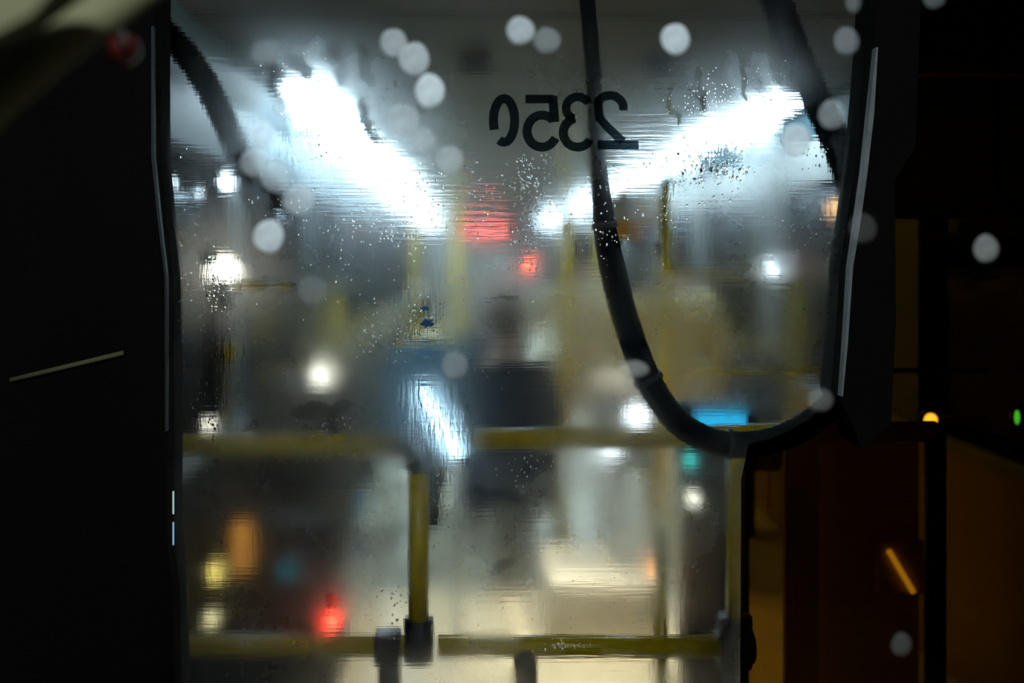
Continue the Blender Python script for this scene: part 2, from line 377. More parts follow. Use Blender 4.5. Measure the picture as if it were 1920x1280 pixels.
# ------------------------------------------------------------------ the mirrored fleet number on the pane
def stroke(pts, w, name, parent):
    """a flat vinyl stroke of constant width, pts in photo pixels, 0.4 mm thick"""
    c = [Vector((x, y, 0)) for x, y in pts]; L_, R_ = [], []
    for i, p in enumerate(c):
        d = (c[min(i + 1, len(c) - 1)] - c[max(i - 1, 0)]).normalized(); nrm = Vector((-d.y, d.x, 0)) * w / 2
        L_.append(p + nrm); R_.append(p - nrm)
    bm = bmesh.new(); rows = []
    for q, r in zip(L_, R_):
        rows.append([bm.verts.new((P(v.x, v.y, 1.504).x, yy, P(v.x, v.y, 1.504).z)) for v in (q, r) for yy in (1.5036, 1.5042)])
    for a, b in zip(rows, rows[1:]):
        for i, j in ((0, 1), (1, 3), (3, 2), (2, 0)): bm.faces.new((a[i], a[j], b[j], b[i]))
    bm.faces.new((rows[0][0], rows[0][2], rows[0][3], rows[0][1])); bm.faces.new((rows[-1][0], rows[-1][1], rows[-1][3], rows[-1][2]))
    bmesh.ops.recalc_face_normals(bm, faces=bm.faces); return bm
def merge(bms):
    o = bmesh.new()
    for b in bms:
        me = bpy.data.meshes.new('t'); b.to_mesh(me); b.free(); o.from_mesh(me); bpy.data.meshes.remove(me)
    return o
def arc(cx, cy, rx, ry, a0, a1, n=22): return [(cx + rx * math.cos(math.radians(a0 + (a1 - a0) * k / n)), cy + ry * math.sin(math.radians(a0 + (a1 - a0) * k / n))) for k in range(n + 1)]
num = thing('fleet_number', 'dark vinyl number 2350 reading backwards at the top of the fogged pane', 'number', P(1045, 230, 1.504))
def digit(name, bms):
    o = obj(name, merge(bms), 'digit', num); o.matrix_parent_inverse = Matrix.Translation(-num.location); return o
digit('digit_zero', [stroke(arc(945, 226, 20, 41, -205, 118), 17, '', None)])
digit('digit_five', [stroke([(985, 186), (1037, 186)], 16, '', None), stroke([(1036, 180), (1040, 229)], 17, '', None), stroke(arc(1016, 246, 28, 30, -42, -335, 26), 17, '', None)])
digit('digit_three', [stroke(arc(1083, 203, 22, 21, -25, -250, 20), 16, '', None), stroke(arc(1085, 249, 28, 27, 95, -35, 6) if False else arc(1083, 249, 27, 27, -100, -330, 24), 17, '', None)])
digit('digit_two', [stroke(arc(1143, 205, 26, 26, 5, -150, 20) + [(1124, 222), (1140, 240), (1168, 266)], 16, '', None), stroke([(1120, 272), (1197, 272)], 17, '', None)])

# ------------------------------------------------------------------ beads of water on the pane
bm = bmesh.new()
def bead(px, py, r, st=1.0):
    c = P(px, py, 1.4968); rr = px2m(r, 1.5); n = 8
    rings = []
    for k, (q, h) in enumerate(((1, 0), (.78, .13), (.35, .22))):
        rings.append([bm.verts.new((c.x + rr * q * math.cos(a), c.y - rr * h, c.z + rr * st * q * math.sin(a))) for a in [2 * math.pi * (j + .3) / n for j in range(n)]])
    top = bm.verts.new((c.x, c.y - rr * .24, c.z))
    for a, b in zip(rings, rings[1:]):
        for j in range(n): bm.faces.new((a[j], b[j], b[(j + 1) % n], a[(j + 1) % n]))
    for j in range(n): bm.faces.new((rings[-1][j], top, rings[-1][(j + 1) % n]))
    bm.faces.new(rings[0])
CL = [(1345, 305, 55, 32, 120, 2.4), (1310, 180, 60, 50, 130, 1.3), (1440, 160, 45, 60, 120, 1.2), (1290, 340, 70, 45, 110, 2.0), (1110, 420, 60, 60, 70, 1.7), (990, 330, 40, 70, 150, 1.8),
      (990, 440, 25, 80, 110, 1.8), (770, 360, 70, 60, 90, 1.8), (740, 430, 90, 50, 110, 1.8), (600, 280, 70, 35, 60, 1.8), (560, 180, 70, 70, 90, 1.5), (550, 380, 60, 60, 60, 1.5),
      (790, 600, 40, 50, 80, 1.8), (720, 620, 60, 50, 70, 1.6), (405, 560, 28, 80, 80, 2.2), (360, 560, 40, 180, 70, 1.5), (390, 800, 25, 60, 50, 1.8), (600, 500, 200, 80, 60, 1.4), (900, 640, 200, 120, 50, 1.3),
      (830, 950, 25, 60, 50, 1.5), (1060, 1210, 40, 6, 30, 1.6), (740, 1130, 20, 60, 30, 1.8), (1100, 1130, 120, 60, 40, 1.4), (1500, 420, 60, 70, 50, 1.2), (630, 800, 60, 20, 40, 1.6), (1520, 290, 35, 25, 24, 1.6),
      (990, 880, 40, 30, 30, 1.4), (1180, 500, 90, 90, 40, 1.3), (900, 380, 50, 50, 60, 1.5), (1245, 410, 20, 60, 30, 1.8)]
for cx, cy, sx, sy, n, r in CL:
    for k in range(n):
        x, y = random.gauss(cx, sx * .6), random.gauss(cy, sy * .6)
        if not (interp(LEFT, y, 0) + 6 < x < interp(RIGHT, y, 1) - 6) or y > 1300: continue
        if 905 < x < 1200 and 165 < y < 290: continue
        bead(x, y, r * random.uniform(.45, 1.25), random.uniform(1, 1.8))
bmesh.ops.recalc_face_normals(bm, faces=bm.faces)
o = obj('water_beads', bm, 'water', smooth=False, kind='stuff'); tag(o, 'fine beads and runs of water scattered over the fogged pane', 'water')

# ------------------------------------------------------------------ near clear pane with the large blurred drops
DN = 0.8
o = obj('window_25', bxb((P(-120, 0, DN).x, DN, P(0, 1420, DN).z), (P(2040, 0, DN).x, DN + .002, P(0, -140, DN).z)), 'glass', kind='structure')
DR = [(738, 80, 25, 27, .45, 'ring marked drop, highest of the chain right of the left light strip'), (776, 110, 29, 31, .55, 'oval drop just below the ring marked drop in the chain'),
 (806, 170, 27, 32, .85, 'brightest oval drop, lowest of the chain of three above the dark ceiling'), (976, 57, 26, 26, .55, 'round drop at the top edge above the mirrored five'),
 (1026, 76, 25, 24, .22, 'fainter drop touching the right side of the one above the mirrored five'), (1266, 73, 27, 29, .75, 'bright lone round drop at the top, right of the black cable'),
 (1587, 77, 24, 26, .20, 'faint drop in the top right corner of the fogged pane'), (1494, 263, 27, 32, .70, 'bright oval drop right of the right light strip'),
 (1560, 215, 25, 28, .28, 'faint bluish drop above and right of the bright one by the window post'), (1849, 466, 23, 26, .28, 'grey drop alone over the dark tinted glass at the right'),
 (1618, 428, 26, 28, .06, 'very faint drop over the black window post'), (492, 252, 23, 24, .42, 'round drop left of the left strip, first above the diagonal chain'),
 (476, 305, 27, 27, .34, 'bluish drop at the upper left end of the diagonal chain'), (518, 330, 30, 32, .34, 'pale drop second in the diagonal chain left of the strip'),
 (560, 374, 28, 30, .45, 'pale drop at the lower right end of the diagonal chain'), (503, 443, 28, 31, .80, 'brightest drop at left, just above the round white lamp'),
 (500, 100, 30, 26, .14, 'dim wide drop at the upper left above the clear gap'), (536, 195, 27, 29, .30, 'ringed drop beside the dark wiped gap left of the strip'),
 (755, 225, 30, 32, .35, 'pale drop right of the left strip below the bright oval one'), (792, 263, 23, 25, .28, 'smaller grey drop below the pale one right of the left strip'),
 (843, 300, 25, 27, .36, 'grey drop alone left below the mirrored zero'), (853, 685, 25, 26, .22, 'grey drop alone above the slanted light tube'),
 (1690, 1208, 19, 22, .10, 'dim drop near the bottom of the tinted glass'), (1538, 750, 25, 21, .14, 'dim flattened drop over the right end of the black cable loop'),
 (1600, 4, 15, 20, .14, 'dim drop cut by the top edge near the window post'), (1752, -6, 22, 22, .12, 'dim drop cut by the top edge over the tinted glass'),
 (700, 405, 28, 28, .12, 'barely visible drop under the left light strip'), (786, 540, 25, 25, .12, 'barely visible drop above the blue specks'), (586, 545, 28, 28, .10, 'barely visible drop right of the short yellow rail'),
 (1190, 692, 26, 16, .28, 'flat pale smear of a drop across the middle of the cable')]
for px, py, rx, ry, a, lab in DR:
    bm = bmesh.new(); c = P(px, py, DN - .0004); rings = []; n = 28
    for q, h in ((1, 0), (.93, .35), (.75, .6), (.4, .85)):
        rings.append([bm.verts.new((q * px2m(rx, DN) * math.cos(t_) * (1 + .03 * math.sin(2 * t_ + px)), -h * .0025, q * px2m(ry, DN) * math.sin(t_) * (1 + .04 * math.cos(3 * t_ + py)))) for t_ in [2 * math.pi * j / n for j in range(n)]])
    top = bm.verts.new((0, -.0024, 0))
    for ra, rb in zip(rings, rings[1:]):
        for j in range(n): bm.faces.new((ra[j], rb[j], rb[(j + 1) % n], ra[(j + 1) % n]))
    for j in range(n): bm.faces.new((rings[-1][j], top, rings[-1][(j + 1) % n]))
    bmesh.ops.recalc_face_normals(bm, faces=bm.faces)
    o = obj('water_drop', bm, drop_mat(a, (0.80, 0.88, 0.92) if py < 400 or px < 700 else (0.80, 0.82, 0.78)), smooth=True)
    o.location = c; tag(o, lab, 'water drop', 'large blurred drops on the near glass')

# ------------------------------------------------------------------ cab things at upper left
o = obj('grab_rail', tb([P(-140, 330, .45), P(-10, 190, .45), P(100, 95, .45), P(300, -60, .45)], .010), 'olive', smooth=True); tag(o, 'pale olive blurred rail slanting across the top left corner', 'rail')
o = obj('sun_visor', prism(outl([(-80, -80), (150, -80), (60, 25), (-10, 62), (-80, 80)], .40), .40, .415), 'olive'); tag(o, 'pale olive panel in the extreme top left corner', 'panel')
o = obj('yellow_grip', tb([P(-6, 175, .5), P(20, 140, .5), P(48, 102, .5)], [.003, .0055, .003]), 'brightyellow', smooth=True); tag(o, 'small yellow grip under the slanting olive rail', 'grip')
bm = bmesh.new(); ell(bm, P(232, 92, .55), (.009, .01, .009)); tube(bm, [P(232, 92, .55), P(215, 10, .46)], .002, 8); o = obj('red_knob', bm, 'red', smooth=True); tag(o, 'dim red knob on the black wall right of the olive rail', 'knob')
o = obj('ledge_trim', tb([P(20, 712, 1.46), P(120, 688, 1.46), P(232, 661, 1.46)], .0035, 8), 'olive', smooth=True); tag(o, 'faint thin olive trim line on the black wall at left', 'trim')

for name, pp, rad, l in (('arch_beam', [P(270, 20, 2.3), P(370, 130, 2.3), P(450, 290, 2.3), P(500, 430, 2.3)], .030, 'dark slanting beam behind the upper left of the pane'),
                         ('arch_beam', [P(1440, -40, 2.3), P(1500, 120, 2.3), P(1580, 300, 2.3), P(1610, 440, 2.3)], .034, 'dark slanting beam behind the upper right of the pane')):
    o = obj(name, tb(spline(pp, 6), rad), 'rubber', smooth=True); tag(o, l, 'beam')
# ------------------------------------------------------------------ black cable loop
pts = [P(1092, -90, 1.64), P(1104, 40, 1.64), P(1113, 150, 1.64), P(1118, 260, 1.64), P(1126, 350, 1.64), P(1136, 440, 1.64), P(1158, 545, 1.64), P(1186, 640, 1.64), P(1222, 725, 1.64), P(1268, 788, 1.64), P(1330, 825, 1.64), P(1395, 833, 1.64), P(1465, 820, 1.64), P(1528, 785, 1.64), P(1580, 730, 1.64), P(1618, 600, 1.64), P(1640, 400, 1.64)]
sp = spline(pts, 8)
rr = [px2m(15 if i < 28 else min(25, 15 + (i - 28) * .6), 1.64) for i in range(len(sp))]
cab = thing('cable', 'thick black cable hanging in a deep loop behind the fogged pane', 'cable', pts[0])
o = obj('hose', tb(sp, rr, 16), 'rubber', cab, smooth=True); o.matrix_parent_inverse = Matrix.Translation(-cab.location)
for i in (38, 62, 84):
    o = obj('collar', tb([sp[i], sp[i + 1]], rr[i] * 1.18, 16), 'clamp', cab, smooth=True); o.matrix_parent_inverse = Matrix.Translation(-cab.location)

# ------------------------------------------------------------------ yellow guard rails behind the pane
DG = 2.0
R_ = .0215
zt, zb = P(0, 833, DG).z, P(0, 1210, DG).z
def gx(px): return P(px, 0, DG).x
g = thing('guard_rail', 'mustard yellow guard rail with a corner joint, left of the saloon entrance', 'rail', (gx(785), DG, 0))
def child(name, bm, m, par, smooth=True):
    o = obj(name, bm, m, par, smooth=smooth); o.matrix_parent_inverse = Matrix.Translation(-Vector(par.location)); return o
child('top_rail', tb([(XL, DG, zt), (gx(745), DG, zt)], R_), 'yellow', g)
child('elbow_joint', tb(spline([(gx(735), DG, zt), (gx(768), DG, zt), (gx(784), DG, zt - .02), (gx(785), DG, zt - .05)], 5), R_ * 1.25), 'grey_joint', g)
child('upright', tb([(gx(785), DG, zt - .04), (gx(785), DG, zb)], R_ * .95), 'yellow', g)
child('lower_rail', tb([(XL, DG, zb), (gx(785), DG, zb)], R_), 'yellow', g)
bm = bmesh.new(); tube(bm, [(gx(785), DG, zb + .055), (gx(785), DG, zb - .03)], R_ * 1.4); tube(bm, [(gx(760), DG, zb), (gx(812), DG, zb)], R_ * 1.35); child('tee_joint', bm, 'clamp', g)
bm = bmesh.new(); box(bm, (gx(703), DG - .03, zb - .03), (gx(752), DG + .03, zb + .028), .006); child('clamp', bm, 'clamp', g)
child('support_post', tb([(gx(730), DG, 0), (gx(730), DG, zb - .02)], R_ * 1.1), 'clamp', g)
g2_ = thing('guard_rail', 'mustard yellow guard rail spanning the centre and right behind the pane', 'rail', (gx(1000), DG, 0))
child('top_rail', tb([(gx(880), DG + .05, zt + .002), (gx(1250), DG + .05, zt + .006), (gx(1500), DG + .05, zt + .014), (gx(1775), DG + .05, zt + .018)], R_), 'yellow', g2_)
child('lower_rail', tb([(gx(822), DG, zb), (gx(1365), DG, zb - .002)], R_), 'yellow', g2_)
child('upright', tb([(gx(1380), DG, zt - .02), (gx(1378), DG, zb)], R_ * .85), 'yellow', g2_)
child('upright', tb([(gx(1262), DG + .12, zt - .2), (gx(1262), DG + .12, .0)], R_ * .6), 'yellow', g2_)
bm = bmesh.new(); tube(bm, [(gx(1378), DG, zb + .06), (gx(1378), DG, zb - .04)], R_ * 1.6); tube(bm, [(gx(1345), DG, zb), (gx(1410), DG, zb)], R_ * 1.6); child('tee_joint', bm, 'clamp', g2_)
child('support_post', tb([(gx(985), DG, 0), (gx(985), DG, zb)], R_ * 1.15), 'clamp', g2_)
child('support_post', tb([(gx(1378), DG, 0), (gx(1378), DG, zb)], R_ * 1.0), 'clamp', g2_)
child('support_post', tb([(gx(1775), DG + .05, 0), (gx(1775), DG + .05, zt + .02)], R_ * 1.0), 'clamp', g2_)

# ------------------------------------------------------------------ ceiling strips
def strip(x, w, ya, yb, label, grp):
    t_ = thing('ceiling_light', label, 'light', (x, (ya + yb) / 2, ZC), 0, grp); h = (yb - ya) / 2
    bm = bmesh.new(); box(bm, (-w / 2 - .02, -h, -.03), (-w / 2, h, 0)); box(bm, (w / 2, -h, -.03), (w / 2 + .02, h, 0)); box(bm, (-w / 2, -h, -.03), (w / 2, -h + .02, 0)); box(bm, (-w / 2, h - .02, -.03), (w / 2, h, 0))
    obj('frame', bm, 'greyplastic', t_)
    bm = bmesh.new(); n = 10; prev = None
    box(bm, (-w / 2, -h + .02, -.028), (w / 2, h - .02, -.004), .008); obj('diffuser', bm, 'strip', t_)
edge = ['nearest and widest', 'second from the pane', 'third from the pane', 'fourth from the pane', 'fifth from the pane', 'farthest']
ya = 4.25
for k in range(6):
    yb = ya + 2.4 + .2 * k; strip(-.74, .15, ya, yb, 'glowing ceiling strip in the left row, ' + edge[k], 'left row of ceiling strips'); ya = yb + .02
for k, (a, b) in enumerate([(4.6, 5.35), (5.75, 7.0), (7.3, 9.2), (9.8, 12.2), (12.9, 16), (16.6, 21)]):
    strip(1.52, .17, a, b, 'glowing ceiling strip in the right broken row, ' + edge[k], 'right row of ceiling strips')

# ------------------------------------------------------------------ small lamps
def lamp(px, py, D, r, col, s, name, label, wall_side=None, rz=None, sq=1.0):
    c = P(px, py, D); t_ = thing(name, label, 'lamp', c)
    bm = bmesh.new(); tube(bm, [(0, .0, 0), (0, .03, 0)], r * 1.35, 18)
    if wall_side: tube(bm, [(0, .02, 0), ((XL if wall_side < 0 else XR) - c.x, .02, 0)], r * .5, 10)
    obj('housing', bm, 'shell', t_, True)
    bm = bmesh.new(); ell(bm, (0, 0, 0), (r, r * .5, r * sq)); obj('lens', bm, emit('lens_glow', col, s), t_, True); return t_
WW = (1.0, 0.97, 0.80); BW = (.75, .92, 1)
lamp(417, 505, 3.45, .028, WW, 40, 'wall_lamp', 'bright round warm white lamp on the left wall above the short yellow rail', -1)
lamp(424, 342, 3.55, .018, BW, 22, 'wall_lamp', 'small cool white lamp high on the left wall, left one of two', -1)
lamp(472, 362, 3.95, .024, BW, 18, 'wall_lamp', 'small cool white lamp high on the left wall, right one of two', -1)
lamp(603, 702, 3.96, .016, WW, 20, 'seat_lamp', 'small round warm lamp on top of the nearest left seat')
lamp(393, 795, 3.3, .022, (1, .95, .75), 1.6, 'wall_lamp', 'dim warm lamp low on the left wall just over the guard rail', -1)
lamp(1450, 505, 5.2, .018, BW, 22, 'wall_lamp', 'white lamp on the right wall above the loop of cable', 1)
lamp(1570, 390, 4.3, .014, (1, .55, .2), 14, 'indicator_lamp', 'tiny orange lamp on the right wall beside the window post', 1)
lamp(1745, 787, 3.3, .022, (1, .85, .4), 14, 'indicator_lamp', 'warm yellow lamp seen through the tinted glass above the rail', 1)
lamp(1907, 782, 2.9, .008, (.05, .9, .2), 8, 'indicator_lamp', 'tiny green lamp at the far right edge', 1, sq=2.6)
lamp(405, 1072, 3.1, .020, (1, .8, .2), 1.6, 'indicator_lamp', 'dim yellow lamp low on the left wall under the guard rail', -1, sq=1.6)
lamp(397, 1160, 3.1, .018, (1, .9, .45), 2.0, 'indicator_lamp', 'dim pale yellow lamp lowest on the left wall', -1)
# two slim emissive slivers standing in for glints on the left frame
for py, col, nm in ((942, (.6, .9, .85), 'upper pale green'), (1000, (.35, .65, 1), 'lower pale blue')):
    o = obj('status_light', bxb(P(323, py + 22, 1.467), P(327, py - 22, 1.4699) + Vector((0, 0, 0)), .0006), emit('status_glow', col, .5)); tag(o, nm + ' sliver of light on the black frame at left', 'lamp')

# orange marker panel on the left wall
c = P(455, 1020, 3.235); t_ = thing('marker_panel', 'upright orange marker panel glowing low on the left wall', 'sign', (c.x, 3.235, c.z))
obj('backing', bxb((-.04, .0, -.10), (.04, .013, .10), .004), 'darkbrown', t_); obj('face', bxb((-.028, -.006, -.085), (.028, .0, .075), .003), emit('orange_glow', (1, .42, .06), .55), t_)
# yellow post by it and short rails
def rail(p, q, rad, wx, label):
    t_ = thing('hand_rail', label, 'rail', q)
    obj('bar', tb([p - q, V0], rad), 'brightyellow', t_, True)
    if wx < 0: obj('bracket', tb([p - q, V0 + Vector((wx - q.x, 0, 0))], rad * 1.1), 'shell', t_, True)
    else: obj('bracket', tb([V0, V0 + Vector((wx - q.x, 0, 0))], rad * 1.1), 'shell', t_, True)
V0 = Vector((0, 0, 0))
rail(P(445, 537, 3.4), P(545, 535, 3.4), .013, XL, 'short bright yellow horizontal hand rail near the left wall lamp')
t_ = thing('hand_grip', 'small bright yellow hand grip at the left above the seats', 'grip', P(432, 660, 3.4))
bm = bmesh.new(); box(bm, (-.02, -.015, -.03), (.02, .015, .03), .008); obj('grip', bm, 'brightyellow', t_, True)
obj('stem', tb([(0, 0, -.03), (-.012, .01, -.3)], .010), 'yellow', t_, True)

# ------------------------------------------------------------------ poles
def pole(px, D, r, label, ya=None, mcol='brightyellow', z0=0, z1=ZC):
    x = P(px, 0, D).x; t_ = thing('pole', label, 'pole', (x, D, z0), 0)
    obj('bar', tb([(0, 0, 0), (0, 0, z1 - z0)], r), mcol, t_, True)
    obj('flange', tb([(0, 0, z1 - z0 - .02), (0, 0, z1 - z0)], r * 2), 'chrome', t_, True)
    obj('flange', tb([(0, 0, 0), (0, 0, .02)], r * 2), 'chrome', t_, True); return t_
pole(1062, 4.92, .032, 'thick bright yellow pole left of the black cable')
pole(1248, 4.5, .022, 'slim bright yellow pole right of the black cable')
pole(858, 7.5, .038, 'orange yellow pole in the middle under the red display')
pole(778, 8.2, .016, 'thin yellow pole beside the blue specks')
pole(628, 5.6, .028, 'dull yellow pole between the left seats', mcol='yellow', z1=1.36)
pole(1492, 4.6, .026, 'dull yellow pole inside the right of the cable loop', mcol='yellow', z1=1.44)
pole(1120, 8.5, .018, 'thin yellow pole just left of the cable')
rail(P(1295, 695, 3.3), P(1540, 695, 3.3), .009, XR, 'thin yellow horizontal rail inside the cable loop')
rail(P(1230, 512, 4.4), P(1560, 514, 4.4), .012, XR, 'yellow horizontal rail at eye height below the right wall lamp')
rail(P(1640, 141, 1.58), P(1960, 141, 1.58), .0035, XR, 'thin amber rail high behind the tinted glass')

# ------------------------------------------------------------------ seats
def seat(x, y, rz, label, w=.44, m_='teal', grp='passenger seats', top=1.02):
    t_ = thing('passenger_seat', label, 'seat', (x, y, 0), rz, grp)
    bm = bmesh.new()
    box(bm, (-w / 2, -.02, .40), (w / 2, .02, top - .03), .018); bmesh.ops.transform(bm, matrix=Matrix.Shear('XZ', 4, (0, 0)) if False else Matrix.Identity(4), verts=bm.verts)
    obj('back_shell', bm, m_ if (x < .1 and x > -.5) or m_ == 'navy' else 'shell', t_, True)
    bm = bmesh.new(); box(bm, (-w / 2 + .02, .018, .46), (w / 2 - .02, .06, top - .06), .015); obj('back_cushion', bm, m_, t_, True)
    bm = bmesh.new(); box(bm, (-w / 2, .0, .40), (w / 2, .42, .45), .015); obj('seat_cushion', bm, m_, t_, True)
    bm = bmesh.new(); box(bm, (-.06, .12, 0), (.06, .30, .40), .01); box(bm, (-w / 2 + .04, .08, .36), (w / 2 - .04, .38, .40)); obj('pedestal', bm, 'clamp', t_)
    if m_ != 'navy': obj('grip', tb(spline([(-w / 2 + .05, 0, top - .04), (-w / 2 + .08, -.02, top + .02), (w / 2 - .08, -.02, top + .02), (w / 2 - .05, 0, top - .04)], 5), .012, 8), 'yellow', t_, True)
    return t_
k = 0
lefts = [(-.67, 4.0, .0), (-.67, 5.15, .0), (-.22, 5.4, .0), (-.67, 6.3, .0), (-.20, 6.3, .0), (-.67, 7.6, 0)]
nm = ['dark teal seat by the left wall, nearest to the guard rail', 'dark teal left wall seat one row behind the nearest', 'teal aisle seat of the left rows, nearest one', 'left wall seat in the third row back',
      'left aisle seat in the third row back', 'left wall seat farthest from the pane']
for (x, y, a), l in zip(lefts, nm): seat(x, y, a, l)
# teal backed seats turned towards the pane so that their cushions show
for x, y, l in ((1.47, 5.2, 'teal seat against the right wall, nearest of three'), (1.47, 6.4, 'teal seat against the right wall, middle of three'), (1.47, 7.6, 'teal seat against the right wall, farthest of three')):
    seat(x, y, 0, l)
seat(.17, 4.35, 0, 'dark navy backed single seat in the centre holding the passenger in navy', .46, 'navy', top=.98)

# ------------------------------------------------------------------ people
def skin_obj(name, chains, m_, parent, sub=2, root=0):
    """chains: list of polylines of (Vector, radius); joints shared by position"""
    vs, es, rad, idx = [], [], [], {}
    for ch in chains:
        last = None
        for p, r in ch:
            key = tuple(round(c, 4) for c in p)
            if key not in idx: idx[key] = len(vs); vs.append(tuple(p)); rad.append(r)
            i = idx[key]
            if last is not None and last != i: es.append((last, i))
            last = i
    me = bpy.data.meshes.new(name); me.from_pydata(vs, es, []); me.materials.append(M[m_])
    o = bpy.data.objects.new(name, me); C.objects.link(o); o.parent = parent
    sk = o.modifiers.new('skin', 'SKIN'); sk.use_smooth_shade = True
    for i, r in enumerate(rad):
        d = me.skin_vertices[0].data[i]; d.radius = r if isinstance(r, tuple) else (r, r); d.use_root = (i == root)
    ss = o.modifiers.new('sub', 'SUBSURF'); ss.levels = sub; ss.render_levels = sub
    return o
V = Vector
def hand(wr, d, side, curl):
    """five fingers from wrist point wr, pointing along d"""
    d = d.normalized(); lat = d.cross(V((0, 1, 0.2))).normalized(); nrm = lat.cross(d)
    palm = wr + d * .085; ch = []
    for k, ln in enumerate((.068, .078, .072, .058)):
        b = palm + lat * ((k - 1.5) * .02); q = b + d * ln * .5 + nrm * curl * .4; e = b + d * ln * .8 + nrm * curl
        ch.append([(wr + d * .04, .026), (b, .011), (q, .009), (e, .008)])
    ch.append([(wr + d * .015, .024), (wr + d * .03 + lat * -.04 * side, .013), (wr + d * .07 + lat * -.055 * side + nrm * curl * .5, .010)])
    return ch
def person(label, loc, rz, seated, coat, hairm, hat, grip=None, s=1.0, legcol='charcoal'):
    root = thing('person', label, 'person', loc, rz); root.scale = (s, s, s)
    hip = .50 if seated else .93
    pel = V((0, 0, hip)); wa = pel + V((0, .0, .16)); ch_ = pel + V((0, .01, .36)); nk = pel + V((0, .02, .53)); hb = nk + V((0, .03, .07)); hd = hb + V((0, .015, .09)); tp_ = hd + V((0, 0, .07))
    body = [[(pel, .14), (wa, .12), (ch_, .145), (nk, .058), (hb, .062), (hd, (.083, .098)), (tp_, .07)]]
    body.append([(hd, .09), (hd + V((0, .095, -.01)), .018)])
    for sx in (-1, 1): body.append([(hd, .09), (hd + V((sx * .085, -.005, -.005)), .018)])
    arms, legs, hands = [], [], []
    for sx in (-1, 1):
        sh = ch_ + V((sx * .17, 0, .09)); 
        if grip is not None and sx == grip[0]:
            wr = V(grip[1]); el = (sh + wr) / 2 + V((sx * .09, -.02, -.10)); dd = V((0, 0, 1)) if True else None
            hd_d = V((-sx * .3, .2, .9))
        elif seated: el = sh + V((sx * .06, .10, -.26)); wr = el + V((-sx * .06, .22, -.04)); hd_d = V((-sx * .3, .9, -.2))
        else: el = sh + V((sx * .07, .0, -.28)); wr = el + V((sx * .0, .05, -.25)); hd_d = V((0, .1, -1))
        arms.append([(ch_, .13), (sh, .062), (el, .045), (wr, .030)]); hands += hand(wr, hd_d, sx, .03)
        hp = pel + V((sx * .10, 0, -.02))
        if seated: kn = hp + V((sx * .04, .43, .0)); an = kn + V((0, .03, -.40)); toe = an + V((0, .15, -.05))
        else: kn = hp + V((sx * .02, .02, -.43)); an = hp + V((sx * .03, -.02, -.83)); toe = an + V((0, .15, -.05))
        legs.append([(pel, .13), (hp, .095), (kn, .060), (an, .042)]); body_leg = [(pel, .14), (hp, .085), (kn, .052), (an, .036), (an + V((0, .0, -.035)), .035), (toe, .03)]
        body.append(body_leg)
        sh_o = skin_obj('shoe', [[(an + V((0, -.03, -.03)), .046), (an + V((0, .06, -.038)), .044), (toe + V((0, .01, .012)), .034)]], 'charcoal', root, 1)
    body += arms + hands
    skin_obj('body', body, 'skin', root, 2)
    up = lambda r, k: tuple(q * k for q in r) if isinstance(r, tuple) else r * k
    skin_obj('coat', [[(pel + V((0, 0, -.10 if not seated else .0)), .185), (pel, .175), (wa, .16), (ch_, .18), (nk - V((0, 0, .05)), .085)]] + [[(p, r * 1.35 + .012) for p, r in a] for a in arms], coat, root, 2)
    skin_obj('trousers', [[(p, r * 1.2 + .008) for p, r in a] for a in legs], legcol, root, 2)
    bm = bmesh.new(); ell(bm, hd + V((0, -.018, .035)), (.100, .115, .115), 20, 14)
    bmesh.ops.bisect_plane(bm, geom=bm.verts[:] + bm.edges[:] + bm.faces[:], plane_co=hd + V((0, .02, .02)), plane_no=V((0, .8, -.6)), clear_outer=True)
    obj('hair' if not hat else 'knit_hat', bm, hairm, root, True)
    return root
person('person in a navy coat seated with back to the pane, centre', (.17, 4.68, 0), 0, True, 'navy', 'hairbrown', False)
person('person in a beige coat standing behind the thick yellow pole', (.60, 5.35, 0), .15, False, 'beige', 'hairdark', False, grip=(-1, (-.24, .10, 1.32)), s=.93, legcol='beige')
person('person in a pale yellow coat standing between the cable and the slim yellow pole', (1.02, 5.0, 0), -.1, False, 'paleyellow', 'hairdark', False, s=.92, legcol='paleyellow')
person('person in a grey coat and pale knit hat standing farther down the aisle', (.22, 7.6, 0), 0, False, 'greycoat', 'knit', True, s=.86)

# ------------------------------------------------------------------ equipment in the saloon
c = P(910, 428, 20.8); t_ = thing('display_sign', 'wide red glowing display at the far end of the saloon', 'sign', c)
obj('casing', bxb((-.52, 0, -.2), (.52, .12, .2), .01), 'clamp', t_); obj('screen', bxb((-.45, -.02, -.10), (.45, .0, .10)), emit('red_led', (1, .17, .15), 3.0), t_)
obj('bracket', bxb((-.04, .02, .2), (.04, .08, ZC - c.z)), 'clamp', t_)
c = P(991, 496, 9.0); t_ = thing('indicator_lamp', 'small twin red lamp just right below the red display', 'lamp', (c.x, 9, c.z))
obj('housing', tb([(0, .01, ZC - c.z), (0, .01, 0)], .012, 8), 'clamp', t_)
for dx, dz in ((-.018, -.02), (.018, .02)):
    bm = bmesh.new(); ell(bm, (dx, -.01, dz), (.026, .015, .026)); obj('lens', bm, emit('red_lens', (1, .10, .04), 9), t_, True)
def boxy(px, py, D, w, h, m_, name, label, cat):
    c = P(px, py, D); w, h = px2m(w, D), px2m(h, D); t_ = thing(name, label, cat, c)
    obj('casing', bxb((-w / 2, -.04, -h / 2), (w / 2, .06, h / 2), .012), m_, t_, True)
    obj('face_plate', bxb((-w * .38, -.046, -h * .1), (w * .38, -.038, h * .38), .004), 'cream', t_, True); return t_
b_ = boxy(1168, 405, 4.55, 66, 84, 'orange', 'ticket_validator', 'orange yellow ticket validator box just right of the cable', 'validator')
